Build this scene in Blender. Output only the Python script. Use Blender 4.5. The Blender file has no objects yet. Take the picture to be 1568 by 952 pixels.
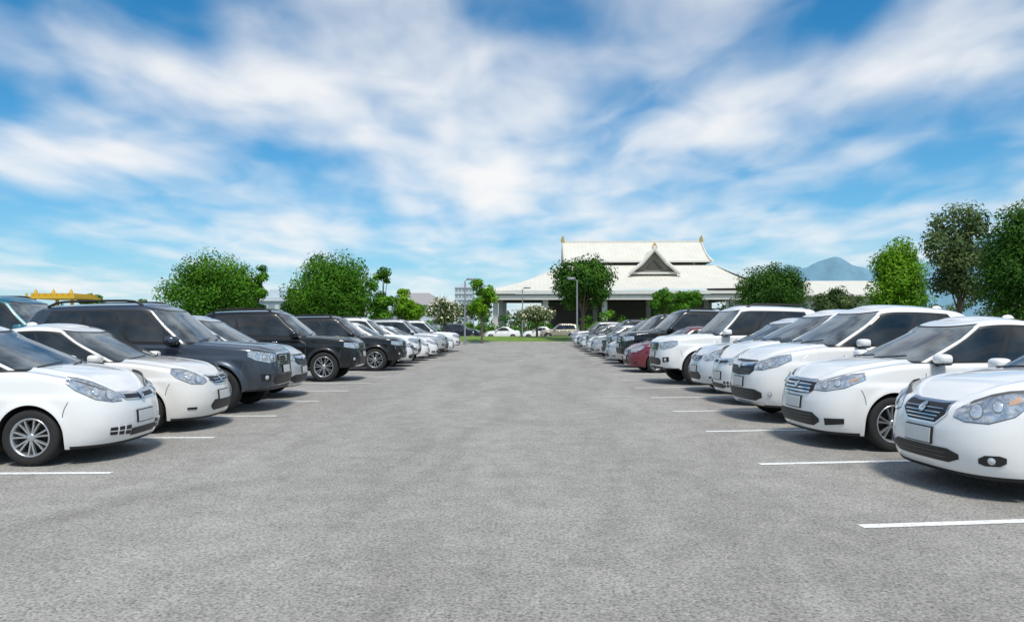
import bpy, math, random
import numpy as np
from math import radians, sin, cos, pi, sqrt
from mathutils import Vector
random.seed(7); rng = np.random.default_rng(7)
scene = bpy.context.scene
COL = scene.collection

# ---------------------------------------------------------------- materials
def nmat(name):
    m = bpy.data.materials.new(name); m.use_nodes = True
    nt = m.node_tree; b = nt.nodes["Principled BSDF"]
    return m, nt, b
def N(nt, t, **kw):
    n = nt.nodes.new(t)
    for k, v in kw.items(): setattr(n, k, v)
    return n
def noise(nt, scale, detail=4, rough=0.55, vec=None, dist=0.0):
    n = N(nt, 'ShaderNodeTexNoise'); n.inputs['Scale'].default_value = scale
    n.inputs['Detail'].default_value = detail; n.inputs['Roughness'].default_value = rough
    n.inputs['Distortion'].default_value = dist
    if vec is not None: nt.links.new(vec, n.inputs['Vector'])
    return n
def ramp(nt, fac, stops):
    r = N(nt, 'ShaderNodeValToRGB'); nt.links.new(fac, r.inputs[0])
    e = r.color_ramp.elements
    while len(e) < len(stops): e.new(0.5)
    for i, (p, c) in enumerate(stops):
        e[i].position = p; e[i].color = (c[0], c[1], c[2], 1) if len(c) == 3 else c
    return r
def simple(name, col, rough=0.5, metal=0.0, coat=0.0, var=0.08, nscale=6.0, ior=1.5, bump=0.0, bscale=40):
    m, nt, b = nmat(name)
    tc = N(nt, 'ShaderNodeTexCoord')
    n = noise(nt, nscale, 3, vec=tc.outputs['Object'])
    a = [max(0, c*(1-var)) for c in col]; d = [min(1, c*(1+var)) for c in col]
    r = ramp(nt, n.outputs['Fac'], [(0.3, a), (0.7, d)])
    nt.links.new(r.outputs[0], b.inputs['Base Color'])
    b.inputs['Roughness'].default_value = rough; b.inputs['Metallic'].default_value = metal
    b.inputs['Coat Weight'].default_value = coat; b.inputs['Coat Roughness'].default_value = 0.03
    b.inputs['IOR'].default_value = ior
    if bump > 0:
        n2 = noise(nt, bscale, 4, vec=tc.outputs['Object'])
        bp = N(nt, 'ShaderNodeBump'); bp.inputs['Strength'].default_value = bump
        bp.inputs['Distance'].default_value = 0.02
        nt.links.new(n2.outputs['Fac'], bp.inputs['Height']); nt.links.new(bp.outputs[0], b.inputs['Normal'])
    return m

def paint(name, col, metal=0.0):
    m, nt, b = nmat(name)
    tc = N(nt, 'ShaderNodeTexCoord')
    sep = N(nt, 'ShaderNodeSeparateXYZ'); nt.links.new(tc.outputs['Object'], sep.inputs[0])
    mr = N(nt, 'ShaderNodeMapRange'); mr.inputs[1].default_value = 0.15; mr.inputs[2].default_value = 0.6
    mr.inputs[3].default_value = 0.22; mr.inputs[4].default_value = 0.0
    nt.links.new(sep.outputs[2], mr.inputs[0])
    n = noise(nt, 5, 5, vec=tc.outputs['Object'])
    mu = N(nt, 'ShaderNodeMath', operation='MULTIPLY'); nt.links.new(mr.outputs[0], mu.inputs[0]); nt.links.new(n.outputs['Fac'], mu.inputs[1])
    mx = N(nt, 'ShaderNodeMixRGB'); mx.inputs[1].default_value = (*col, 1); mx.inputs[2].default_value = (0.2, 0.18, 0.155, 1)
    nt.links.new(mu.outputs[0], mx.inputs[0]); nt.links.new(mx.outputs[0], b.inputs['Base Color'])
    b.inputs['Roughness'].default_value = 0.32; b.inputs['Metallic'].default_value = metal
    b.inputs['Coat Weight'].default_value = 1.0; b.inputs['Coat Roughness'].default_value = 0.03
    b.inputs['Coat IOR'].default_value = 1.5 if max(col) > 0.3 else 1.40
    if max(col) < 0.05: b.inputs['IOR'].default_value = 1.3
    return m

WHITE = paint('paint_white', (0.82, 0.815, 0.80)); PEARL = paint('paint_pearl', (0.76, 0.735, 0.69))
SILVER = paint('paint_silver', (0.50, 0.51, 0.52), 0.35); GREY = paint('paint_grey', (0.05, 0.063, 0.085), 0.5)
BLACK = paint('paint_black', (0.006, 0.007, 0.008)); MAROON = paint('paint_maroon', (0.15, 0.010, 0.022), 0.2)
TEAL = paint('paint_teal', (0.015, 0.13, 0.18), 0.2); BLUEW = paint('paint_bluewhite', (0.66, 0.69, 0.73), 0.2)
DARKB = paint('paint_darkblue', (0.012, 0.017, 0.03), 0.2); GOLD = paint('paint_champagne', (0.42, 0.37, 0.29), 0.4)

def glassmat():
    m, nt, b = nmat('car_glass')
    tc = N(nt, 'ShaderNodeTexCoord'); n = noise(nt, 2.2, 2, vec=tc.outputs['Object'])
    r = ramp(nt, n.outputs['Fac'], [(0.35, (0.006, 0.008, 0.009)), (0.7, (0.03, 0.034, 0.037))])
    nt.links.new(r.outputs[0], b.inputs['Base Color'])
    b.inputs['Roughness'].default_value = 0.015; b.inputs['IOR'].default_value = 1.6
    return m
GLASS = glassmat()
def wsmat():
    m, nt, b = nmat('windscreen_glass')
    tc = N(nt, 'ShaderNodeTexCoord'); n = noise(nt, 1.8, 4, vec=tc.outputs['Object'])
    r = ramp(nt, n.outputs['Fac'], [(0.40, (0.03, 0.036, 0.038)), (0.60, (0.17, 0.19, 0.195))])
    nt.links.new(r.outputs[0], b.inputs['Base Color'])
    b.inputs['Roughness'].default_value = 0.015; b.inputs['IOR'].default_value = 2.1
    return m
WSG = wsmat()
TRIM = simple('black_trim', (0.012, 0.012, 0.013), 0.45)
CHROME = simple('chrome', (0.7, 0.71, 0.72), 0.12, 1.0, var=0.03)
LAMP = simple('lamp_reflector', (0.50, 0.52, 0.54), 0.10, 0.6, coat=1.0, var=0.4, nscale=26)
TYRE = simple('tyre_rubber', (0.016, 0.016, 0.016), 0.8, bump=0.3, bscale=60)
RIM = simple('alloy_rim', (0.5, 0.51, 0.52), 0.28, 0.8)
DARK = simple('underbody', (0.006, 0.006, 0.006), 0.9)
PLATE = simple('number_plate', (0.60, 0.60, 0.59), 0.45, var=0.05)
RED = simple('tail_lens', (0.35, 0.01, 0.01), 0.15, coat=1.0)
AMBER = simple('amber_lens', (0.5, 0.33, 0.22), 0.2, coat=1.0)
PROJ = simple('lamp_projector', (0.66, 0.68, 0.71), 0.06, 0.6, coat=1.0)
SEAM = simple('panel_gap', (0.10, 0.10, 0.10), 0.8)
RING = simple('lamp_bezel', (0.16, 0.165, 0.17), 0.2, coat=1.0)
P_, G_, T_, C_, L_, TY, RI, DK, PL, RD, AM, PJ, SM, WS, RG = range(15)
def carmats(p): return [p, GLASS, TRIM, CHROME, LAMP, TYRE, RIM, DARK, PLATE, RED, AMBER, PROJ, SEAM, WSG, RING]

# ---------------------------------------------------------------- mesh builder
class MB:
    def __init__(s): s.v = []; s.f = []; s.m = []; s.s = []; s.n = 0
    def add(s, verts, faces, mat, smooth=False):
        s.v.append(np.asarray(verts, float).reshape(-1, 3))
        base = s.n
        for i, f in enumerate(faces):
            s.f.append(tuple(int(a)+base for a in f))
            s.m.append(mat if np.isscalar(mat) else int(mat[i])); s.s.append(smooth)
        s.n += len(s.v[-1])
    def grid(s, P, mat, smooth=True, flip=False, wrap=False):
        P = np.asarray(P, float); a, b = P.shape[:2]
        F = []; M = []
        for i in range(a if wrap else a-1):
            i2 = (i+1) % a
            for j in range(b-1):
                q = (i*b+j, i2*b+j, i2*b+j+1, i*b+j+1)
                if flip: q = q[::-1]
                F.append(q)
                M.append(mat if np.isscalar(mat) else mat[i][j])
        s.add(P.reshape(-1, 3), F, M, smooth)
    def box(s, x0, x1, y0, y1, z0, z1, mat, M=None):
        v = np.array([(x, y, z) for z in (z0, z1) for y in (y0, y1) for x in (x0, x1)], float)
        if M is not None: v = v @ M[:3, :3].T + M[:3, 3]
        s.add(v, [(0, 2, 3, 1), (4, 5, 7, 6), (0, 1, 5, 4), (2, 6, 7, 3), (0, 4, 6, 2), (1, 3, 7, 5)], mat)
    def tube(s, pts, rad, mat, n=8, smooth=True, cap=True):
        pts = np.asarray(pts, float); rad = np.broadcast_to(rad, (len(pts),))
        rings = []
        for i, p in enumerate(pts):
            d = pts[min(i+1, len(pts)-1)] - pts[max(i-1, 0)]; d = d/np.linalg.norm(d)
            u = np.cross(d, (0, 0, 1.0)) if abs(d[2]) < 0.9 else np.cross(d, (1.0, 0, 0))
            u /= np.linalg.norm(u); w = np.cross(d, u)
            a = np.linspace(0, 2*pi, n, endpoint=False)
            rings.append(p + rad[i]*(np.outer(np.cos(a), u)+np.outer(np.sin(a), w)))
        R = np.array(rings)
        s.grid(R.transpose(1, 0, 2), mat, smooth, wrap=True)
        if cap:
            s.add(R[0], [tuple(range(n))], mat); s.add(R[-1], [tuple(range(n))], mat)
    def ellipsoid(s, c, r, mat, a=12, b=9, p=1.0):
        th = np.linspace(0, 2*pi, a, endpoint=False); ph = np.linspace(-pi/2, pi/2, b)
        sg = lambda q: np.sign(q)*np.abs(q)**p
        P = np.array([[(c[0]+r[0]*sg(cos(f))*sg(cos(t)), c[1]+r[1]*sg(cos(f))*sg(sin(t)), c[2]+r[2]*sg(sin(f))) for f in ph] for t in th])
        s.grid(P, mat, True, wrap=True)
    def mesh(s, name, mats):
        me = bpy.data.meshes.new(name)
        V = np.concatenate(s.v)
        me.from_pydata(V.tolist(), [], s.f)
        for m in mats: me.materials.append(m)
        me.polygons.foreach_set('material_index', s.m); me.polygons.foreach_set('use_smooth', s.s)
        me.update(); return me
def put(name, me, loc=(0, 0, 0), rz=0, sc=1.0):
    o = bpy.data.objects.new(name, me); o.location = loc; o.rotation_euler = (0, 0, rz)
    o.scale = (sc, sc, sc) if np.isscalar(sc) else sc
    COL.objects.link(o); return o

# ---------------------------------------------------------------- wheels
def wheel(mb, x, y, r, style=0, side=1, wd=0.2):
    def lathe(prof, mat, smooth=True, n=32):
        a = np.linspace(0, 2*pi, n, endpoint=False)
        P = np.array([[(x+pr*cos(t), y+side*py, r+pr*sin(t)) for (pr, py) in prof] for t in a])
        mb.grid(P, mat, smooth, wrap=True)
    h = wd/2; ri = r*0.68
    lathe([(ri, -h), (r*0.9, -h), (r*0.97, -h*0.9), (r, -h*0.65), (r, h*0.65), (r*0.97, h*0.88), (r*0.9, h), (r*0.78, h*1.02), (ri, h*0.9)], TY)
    lathe([(ri+0.004, h*0.88), (ri, h*0.98), (ri-0.012, h*0.95), (ri-0.022, h*0.75), (ri-0.035, -h*0.2)], RI)
    lathe([(ri, -h*0.2), (0.001, -h*0.25)], DK)
    lathe([(ri*0.72, h*0.05), (ri*0.4, h*0.05)], TY)
    lathe([(ri*0.23, h*0.4), (ri*0.21, h*0.78), (ri*0.15, h*0.84), (0.001, h*0.84)], RI, True, 16)
    ns = [6, 7, 10, 6][style]
    for k in range(ns):
        a0 = 2*pi*k/ns + 0.3
        offs = [-0.15, 0.15] if style in (0, 1) else [0]
        for da in offs:
            w0 = ri*(0.06 if style in (0, 1) else 0.13 if style == 3 else 0.085); w1 = w0*(1.0 if style < 2 else 1.4)
            def pt(rr, ww, aa, yy):
                return (x+rr*cos(aa)-ww*sin(aa), y+side*yy, r+rr*sin(aa)+ww*cos(aa))
            a1 = a0+da*1.2; ai = a0+da*0.8
            V = []
            for (rr, aa, ww, yo) in ((ri*0.16, ai, w0, h*0.74), (ri*0.6, (ai+a1)/2, (w0+w1)/2, h*0.80), (ri*0.97, a1, w1, h*0.86)):
                V += [pt(rr, -ww, aa, yo-0.03), pt(rr, -ww*0.7, aa, yo), pt(rr, ww*0.7, aa, yo), pt(rr, ww, aa, yo-0.03)]
            F = []
            for q in (0, 4): F += [(q, q+1, q+5, q+4), (q+1, q+2, q+6, q+5), (q+2, q+3, q+7, q+6)]
            mb.add(V, F, RI)

# ---------------------------------------------------------------- car generator
def pch(x, X, Y):
    x = np.asarray(x, float); X = np.asarray(X, float); Y = np.asarray(Y, float)
    d = np.diff(Y)/np.diff(X); m = np.zeros(len(X)); m[0] = d[0]; m[-1] = d[-1]
    for i in range(1, len(X)-1):
        m[i] = 0 if d[i-1]*d[i] <= 0 else 2*d[i-1]*d[i]/(d[i-1]+d[i])
    xc = np.clip(x, X[0], X[-1]); i = np.clip(np.searchsorted(X, xc, 'right')-1, 0, len(X)-2)
    h = X[i+1]-X[i]; t = (xc-X[i])/h
    return (2*t**3-3*t**2+1)*Y[i]+(t**3-2*t**2+t)*h*m[i]+(-2*t**3+3*t**2)*Y[i+1]+(t**3-t**2)*h*m[i+1]

def build_car(name, T, pm):
    mb = MB(); L = T['L']; w = T['w']; a = T.get('af', 0.75); ar = T.get('ar', 0.55); p = T.get('pf', 2.6); pr = 3.0
    R = T['rw']+0.045; xw = T['xw']; zc = T['rw']; sill = T['sill']
    def yo(x):
        x = np.asarray(x, float)
        f = np.clip((x+a)/a, 0, 1); y = w*(1-f**p)**(1/p)
        g = np.clip((-(L-ar)-x)/ar, 0, 1); y = np.minimum(y, w*(1-g**pr)**(1/pr))
        return y
    xs = []
    for t in np.linspace(0, pi/2, 40):
        x = -a+a*cos(t)**(2/p)
        if x > xw[0]+R+0.02: xs.append(x)
    for t in np.linspace(0, pi/2, 24):
        x = -(L-ar)-ar*cos(t)**(2/pr)
        if x < xw[1]-R-0.02: xs.append(x)
    for c in xw:
        xs += [c+R*cos(t) for t in np.linspace(0, pi, 25)] + [c+R+0.003, c-R-0.003]
    xs += list(np.linspace(xw[0]-R-0.05, xw[1]+R+0.05, 22))
    xs = np.array(sorted(set(np.round(xs, 5)), reverse=True)); ys = yo(xs)
    ys[0] = 0; ys[-1] = 0
    S = np.concatenate([[0], np.cumsum(np.hypot(np.diff(xs), np.diff(ys)))])
    tx = np.gradient(xs, S); ty = np.gradient(ys, S); nl = np.hypot(tx, ty)
    nx, ny = ty/nl, -tx/nl
    nx[0], ny[0] = 1, 0; nx[-1], ny[-1] = -1, 0
    zb = np.full(len(xs), sill)
    zb = np.where(xs > xw[0]+R, T.get('chin', sill), zb)
    for c in xw:
        q = R*R-(xs-c)**2
        zb = np.where(q > -1e-6, np.maximum(zb, zc+np.sqrt(np.maximum(q, 0))), zb)
    sx, sz = zip(*sorted(T['sh'])); zsh_s = pch(xs, sx, sz)
    rr_s = np.interp(-xs, [0, 0.5, 1.1, L], [T.get('rn', 0.085), 0.07, 0.05, 0.06])
    fi = list(zip(*T['If'])); si = list(zip(*T['Is'])); ri = list(zip(*T['Ir']))
    def ins(nx, x, z, zsh, r):
        I = np.interp(z, si[0], si[1])*(1-np.abs(nx)) + pch(z, fi[0], fi[1])*np.maximum(nx, 0) + pch(z, ri[0], ri[1])*np.maximum(-nx, 0)
        t = np.clip((z-(zsh-r))/r, 0, 1); I = I+0.85*r*(1-np.sqrt(1-t**2*0.999))
        for c in xw:
            d = np.hypot(x-c, z-zc)-R
            I = I-(1-np.abs(nx))*T.get('flare', 0.022)*np.exp(-(d/0.06)**2)
        return I
    def surf(s, z, off=0.0):
        s = np.asarray(s, float); z = np.asarray(z, float); sa = np.abs(s)
        x = np.interp(sa, S, xs); y = np.interp(sa, S, ys); ax = np.interp(sa, S, nx); ay = np.interp(sa, S, ny)
        zz = np.interp(sa, S, zsh_s); r = np.interp(sa, S, rr_s)
        I = ins(ax, x, z, zz, r)-off
        return np.stack([x-ax*I, np.where(s < 0, -1, 1)*(y-ay*I), z], -1)
    vv = np.concatenate([np.linspace(0, 0.8, 17)[:-1], 0.8+0.2*np.sin(np.linspace(0, pi/2, 9))])
    Z = zb[:, None]+(zsh_s-zb)[:, None]*vv[None, :]
    X0 = xs[:, None]+0*Z; I = ins(nx[:, None]+0*Z, X0, Z, zsh_s[:, None], rr_s[:, None])
    H = np.stack([X0-nx[:, None]*I, ys[:, None]-ny[:, None]*I, Z], -1)
    H[0, :, 1] = 0; H[-1, :, 1] = 0
    Mr = H[::-1].copy(); Mr[..., 1] *= -1
    full = np.concatenate([Mr, H[1:]])
    mb.grid(full, P_, True)
    b0 = H[:, 0]; nn = np.stack([nx, ny, 0*nx], -1)
    rings = [b0, b0-nn*0.02, b0-nn*0.27]
    low = (b0-nn*0.27).copy(); low[:, 2] = sill+0.0; rings.append(low)
    c0 = low.copy(); c0[:, 1] = 0; rings.append(c0)
    U = np.stack(rings, 1); U[:, :, 1] = np.maximum(U[:, :, 1], 0)
    mb.grid(U, DK, False); U2 = U.copy(); U2[..., 1] *= -1; mb.grid(U2, DK, False)
    top = H[:, -1]; ks = np.concatenate([np.linspace(1, 0.55, 12), np.linspace(0.5, 0, 5)]); ks = np.concatenate([ks, -ks[::-1][1:]])
    crn = T.get('crown', 0.05)
    def cap(x, yt, zt, k):
        k2 = np.abs(k)
        fall = np.clip(yt/(w*0.85), 0, 1)**1.5
        z = zt+fall*(crn*(1-k2**2.6)+0.014*np.exp(-((k2-0.72)/0.06)**2)-0.008*np.exp(-((k2-0.9)/0.05)**2))
        return np.stack([x+0*k, yt*k, z], -1)
    K = cap(top[:, 0][:, None], top[:, 1][:, None], top[:, 2][:, None], ks[None, :])
    mb.grid(K, P_, True)
    i0 = np.where((xs < -0.12) & (xs > T['gx'][0]-0.1))[0]
    for sg in (1, -1):
        k = 0.955*sg
        A = cap(top[i0, 0], top[i0, 1], top[i0, 2], k)+np.array([0, 0, 0.0015])
        B = cap(top[i0, 0], top[i0, 1], top[i0, 2], k-sg*0.010)+np.array([0, 0, 0.0015])
        mb.grid(np.stack([A, B], 1), SM)
    def patch(pts, off, mat, both=True, nz=6, ns=None, rim=True):
        pts = sorted(pts); s0, s1 = pts[0][0], pts[-1][0]
        ps = [q[0] for q in pts]
        n = ns or max(3, int((s1-s0)/0.03)+2)
        sv = np.unique(np.concatenate([np.linspace(s0, s1, n), ps]))
        lo = np.interp(sv, ps, [q[1] for q in pts]); hi = np.interp(sv, ps, [q[2] for q in pts])
        t = np.linspace(0, 1, nz); ZZ = lo[:, None]+(hi-lo)[:, None]*t
        SS = sv[:, None]+0*ZZ
        for sg in ((1, -1) if both else (1,)):
            G = surf(sg*SS, ZZ, off); mb.grid(G, mat, True, flip=sg < 0)
            if rim:
                Gi = surf(sg*SS, ZZ, -0.012)
                mb.grid(np.stack([G[0], Gi[0]], 0), mat, False); mb.grid(np.stack([G[-1], Gi[-1]], 0), mat, False)
                mb.grid(np.stack([G[:, 0], Gi[:, 0]], 0), mat, False); mb.grid(np.stack([G[:, -1], Gi[:, -1]], 0), mat, False)
    def disc(s, z, r, off, mat, both=True, rs=None, dome=0.0, n=20):
        rs = rs or r
        t = np.linspace(0, 2*pi, n, endpoint=False); rad = np.array([1.0, 0.85, 0.5, 0.001])
        for sg in ((1, -1) if both else (1,)):
            SS = sg*(s+rs*np.cos(t)[:, None]*rad); ZZ = z+r*np.sin(t)[:, None]*rad
            G = surf(SS, ZZ, off+dome*(1-rad**2)[None, :]+0*SS); mb.grid(G, mat, True, wrap=True)
    s_of = lambda x: float(np.interp(-x, -xs, S))
    for e in T['parts']:
        k = e[0]
        if k == 'p':
            if e[3] == L_:
                patch([(q[0], q[1]-0.007, q[2]+0.007) for q in e[1]], e[2]-0.003, SM, both=True)
            patch(e[1], e[2], e[3], both=True)
        elif k == 'c':
            pts = [(-q[0], q[1], q[2]) for q in e[1] if q[0] > 0]+[q for q in e[1]]
            patch(pts, e[2], e[3], both=False)
        elif k == 'd':
            if e[5] == PJ: disc(e[1], e[2], e[3]*1.14, e[4]-0.002, RG, both=True)
            disc(*e[1:5], e[5], both=True, rs=e[6] if len(e) > 6 else None, dome=0.010)
        elif k == 'dc': disc(0.0, e[1], e[2], e[3], e[4], both=False, dome=0.008)
    gx = T['gx']
    zsb = lambda x: float(np.interp(x, xs[::-1], zsh_s[::-1]))
    def seam(x, z0, z1, dx=0.0):
        zz = np.linspace(z0, z1, 8); xx = x+dx*((zz-z0)/(z1-z0))**2
        ss = np.array([s_of(q) for q in xx])
        for sg in (1, -1):
            G = np.stack([surf(sg*(ss-0.004), zz, 0.002), surf(sg*(ss+0.004), zz, 0.002)], 1); mb.grid(G, SM)
    d0 = xw[0]-R-0.07; d2 = xw[1]+R+0.02; d1 = T.get('bx', (d0+d2)/2-0.02)
    seam(d0, sill+0.08, zsb(d0)-0.02); seam(d1, sill+0.08, zsb(d1)-0.01); seam(d2+0.12, zc+R*0.75, zsb(d2)-0.01, -0.10)
    for (xa, xb) in ((d0, d1), (d1, d2)):
        s0, s1 = s_of(xa), s_of(xb)
        patch([(s0, sill+0.076, sill+0.084), (s1, sill+0.076, sill+0.084)], 0.002, SM, rim=False, nz=2)
    xj = xw[0]+R*0.92; seam(xj+0.02, zc+R*0.62, zc+R*0.62+0.16, 0.05)
    zh = T.get('zh', zsb(d1)-0.13)
    for xx in (d1+0.17, d2+0.15):
        for sg in (1, -1):
            c = surf(sg*s_of(xx), zh, 0.022); mb.ellipsoid(c, (0.085, 0.016, 0.016), T.get('hm', P_), 10, 6, 0.7)
    patch([(s_of(xw[0]-R-0.01), sill, sill+0.055), (s_of(xw[1]+R+0.01), sill, sill+0.055)], 0.006, T.get('rocker', T_))
    ch = T.get('chin', sill)
    patch([(-s_of(xw[0]+R+0.05), ch, ch+0.03), (s_of(xw[0]+R+0.05), ch, ch+0.03)], 0.004, T_, both=False)
    if T.get('clad'):
        for c in xw:
            th = np.linspace(0.02, pi-0.02, 24)
            for sg in (1, -1):
                pr_ = []
                for t in th:
                    row = []
                    for q in (-0.004, 0.02, 0.05):
                        xx = c+(R+q)*cos(t); z = zc+(R+q)*sin(t)
                        row.append(surf(sg*s_of(xx), z, 0.012 if q > 0 else 0.0))
                    pr_.append(row)
                mb.grid(np.array(pr_), T_)
    # ---------------- greenhouse
    H0 = T['H']; wb = T['wb']; wt = T['wt']; ag = T.get('ag', 0.42); agr = T.get('agr', 0.30); pg = 3.0
    thF = [0, 8, 16, 24, 32, 40, 48, 56, 63, 66, 68, 72, 76, 79, 84, 90]
    bounds = T['pil']
    fs = set(np.round(np.linspace(0, 1, 24), 4))
    for q in bounds: fs |= {q[0], q[1]}
    fs = sorted(fs)
    thR = [90, 84, 78, 70, 62, 56, 48, 40, 30, 20, 10, 0]; rg = T.get('rg', 58)
    st = [('F', t) for t in thF]+[('S', f) for f in fs[1:-1]]+[('R', t) for t in thR]
    segm = []
    for i in range(len(st)-1):
        A, B = st[i], st[i+1]
        if A[0] == 'F' and B[0] == 'F':
            mid = (A[1]+B[1])/2; segm.append(WS if mid < 66 else T_ if mid < 68 else P_ if mid < 76 else T_ if mid < 79 else G_); continue
        if A[0] == 'R' and B[0] == 'R':
            mid = (A[1]+B[1])/2; segm.append(T.get('rear', G_) if mid < rg else (T.get('dpil', P_))); continue
        fa = A[1] if A[0] == 'S' else 0.0; fb = B[1] if B[0] == 'S' else 1.0
        mid = (fa+fb)/2; mm = G_
        for q in bounds:
            if q[0] < mid < q[1]: mm = q[2]
        segm.append(mm)
    bx, bz = zip(*sorted(T['belt']))
    rf = 0.13
    lv = [(-0.12, 0), (0.02, 0), (0.06, 0), (0.085, 0), (0.2, 0), (0.35, 0), (0.5, 0), (0.65, 0), (0.78, 0), (0.815, 0), (0.84, 0), (0.87, 0)]
    lv += [(0.87+rf*sin(ph), ph) for ph in np.linspace(0.12, pi/2, 8)]
    def hx(x):
        xp = T.get('xp', gx[1]-0.45)
        return H0-T.get('dropr', 0.07)*np.clip((xp-x)/(xp-gx[2]), 0, 1.3)**2-0.045*np.clip((x-xp)/(gx[1]-xp), 0, 1.3)**2
    rows = []; tap = T.get('tap', 0.05)
    for (F, ph) in lv:
        e = 1-cos(ph)
        xf = gx[0]+(gx[1]-gx[0])*F-0.16*e; xr = gx[3]+(gx[2]-gx[3])*(F**T.get('rp', 1.0) if F > 0 else F)+0.14*e
        ww = wb+(wt-wb)*F-0.09*e+0.02*sin(pi*max(F, 0))
        pts = []
        for (k, q) in st:
            if k == 'F': x = xf-ag+ag*max(cos(radians(q)), 0)**(2/pg); y = ww*max(sin(radians(q)), 0)**(2/pg)
            elif k == 'S': x = xf-ag+((xr+agr)-(xf-ag))*q; y = ww*(1-tap*q*q)
            else: x = xr+agr-agr*max(cos(radians(q)), 0)**(2/pg); y = ww*(1-tap)*max(sin(radians(q)), 0)**(2/pg)
            zb_ = float(pch(x, bx, bz)); z = zb_+(hx(x)-zb_)*F
            pts.append((x, y, z))
        rows.append(pts)
    Gh = np.array(rows).transpose(1, 0, 2)
    nl_ = len(lv)-1; mats = []
    for i in range(len(st)-1):
        r_ = []
        for j in range(nl_):
            F = (lv[j][0]+lv[j+1][0])/2; fr = segm[i]
            front = st[i][0] == 'F' and st[i][1] < 66
            gl = fr in (G_, T_, WS)
            if F < 0.045: r_.append(T_)
            elif F < 0.085: r_.append(T_ if gl else P_)
            elif F < 0.82: r_.append(fr)
            elif F < 0.86 and not front: r_.append(T_ if gl else P_)
            elif front and F < 0.90: r_.append(WS)
            elif front and F < 0.93: r_.append(T_)
            else: r_.append(P_)
        mats.append(r_)
    Gm = Gh[::-1].copy(); Gm[..., 1] *= -1
    mb.grid(np.concatenate([Gm, Gh[1:]]), mats[::-1]+mats, True)
    tp = Gh[:, -1]; kk = np.linspace(1, -1, 15)
    fall = np.clip(tp[:, 1]/(wt*0.85), 0, 1)
    RC = np.stack([tp[:, 0][:, None]+0*kk, tp[:, 1][:, None]*kk, tp[:, 2][:, None]+fall[:, None]*0.045*(1-np.abs(kk)**2.2)], -1)
    mb.grid(RC, P_, True)
    for sg in (1, -1):
        ms = T.get('ms', 1.0)
        mz = float(pch(gx[0]-0.45, bx, bz))+0.065*ms; mx = gx[0]-T.get('mxo', 0.42)
        ym = (wb+0.13)
        mb.ellipsoid((mx, sg*ym, mz), (0.090*ms, 0.112*ms, 0.060*ms), P_, 16, 12, 0.66)
        mb.ellipsoid((mx-0.06, sg*ym, mz), (0.042*ms, 0.102*ms, 0.053*ms), T_, 12, 8, 0.6)
        mb.ellipsoid((mx, sg*ym, mz-0.045*ms), (0.080*ms, 0.100*ms, 0.022*ms), T_, 12, 8, 0.6)
        mb.tube([(mx+0.02, sg*(wb-0.03), mz-0.07), (mx, sg*(ym-0.05), mz-0.04)], [0.035, 0.028], T_)
    for (y0, y1, f1) in ((0.05, 0.52, 0.17), (-0.55, -0.06, 0.15)):
        def ws(y, F):
            ww = wb+(wt-wb)*F; X = (1-min(1, abs(y)/ww)**pg)**(1/pg); xf = gx[0]+(gx[1]-gx[0])*F
            x = xf-ag+ag*X; zb_ = float(pch(x, bx, bz)); return (x+0.02, y, zb_+(hx(x)-zb_)*F+0.02)
        mb.tube([ws(y0, 0.08), ws((y0+y1)/2, 0.12), ws(y1, f1)], 0.009, T_, 5)
    if T.get('rails'):
        for sg in (1, -1):
            x0, x1 = gx[1]-0.35, gx[2]+0.25; pts = []
            for q in np.linspace(0, 1, 12):
                x = x0+(x1-x0)*q; lift = 0.075*min(1, min(q, 1-q)*9)
                pts.append((x, sg*(wt-0.10), float(hx(x))+0.0+lift))
            mb.tube(pts, 0.02, T['rails'], 8)
    elif T.get('fin', 1):
        mb.ellipsoid((gx[2]+0.15, 0, float(hx(gx[2]+0.15))+0.05), (0.09, 0.018, 0.045), P_, 10, 6)
    for c in xw:
        for sg in (1, -1): wheel(mb, c, sg*(w-0.105), T['rw'], T.get('ws', 0), sg, T.get('tw', 0.2))
    mb.box(-L+0.35, -0.35, -w+0.30, w-0.30, sill-0.04, sill+0.12, DK)
    return mb.mesh(name, carmats(pm))

# ---- types -----------------------------------------------------------------
def plate(z, off=0.022, h=0.062, hw=0.18):
    return [('c', [(0, z-h-0.010, z+h+0.010), (hw+0.010, z-h-0.010, z+h+0.010)], off, T_), ('c', [(0, z-h, z+h), (hw, z-h, z+h)], off+0.006, PL)]
def bars(s0, zs, t, mat, off, taper=0.0):
    return [('c', [(0, z-t, z+t), (s0-taper*i, z-t, z+t)], off, mat) for i, z in enumerate(zs)]
Is_lo = [(0.15, .06), (0.30, 0.03), (0.45, 0.014), (0.60, 0.004), (0.72, 0.0), (0.755, 0.018), (0.9, 0.03), (1.05, 0.06)]
Ir_lo = [(0.15, .12), (0.35, 0.02), (0.5, 0.0), (0.7, 0.02), (0.9, 0.06), (1.1, 0.12)]

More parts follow.
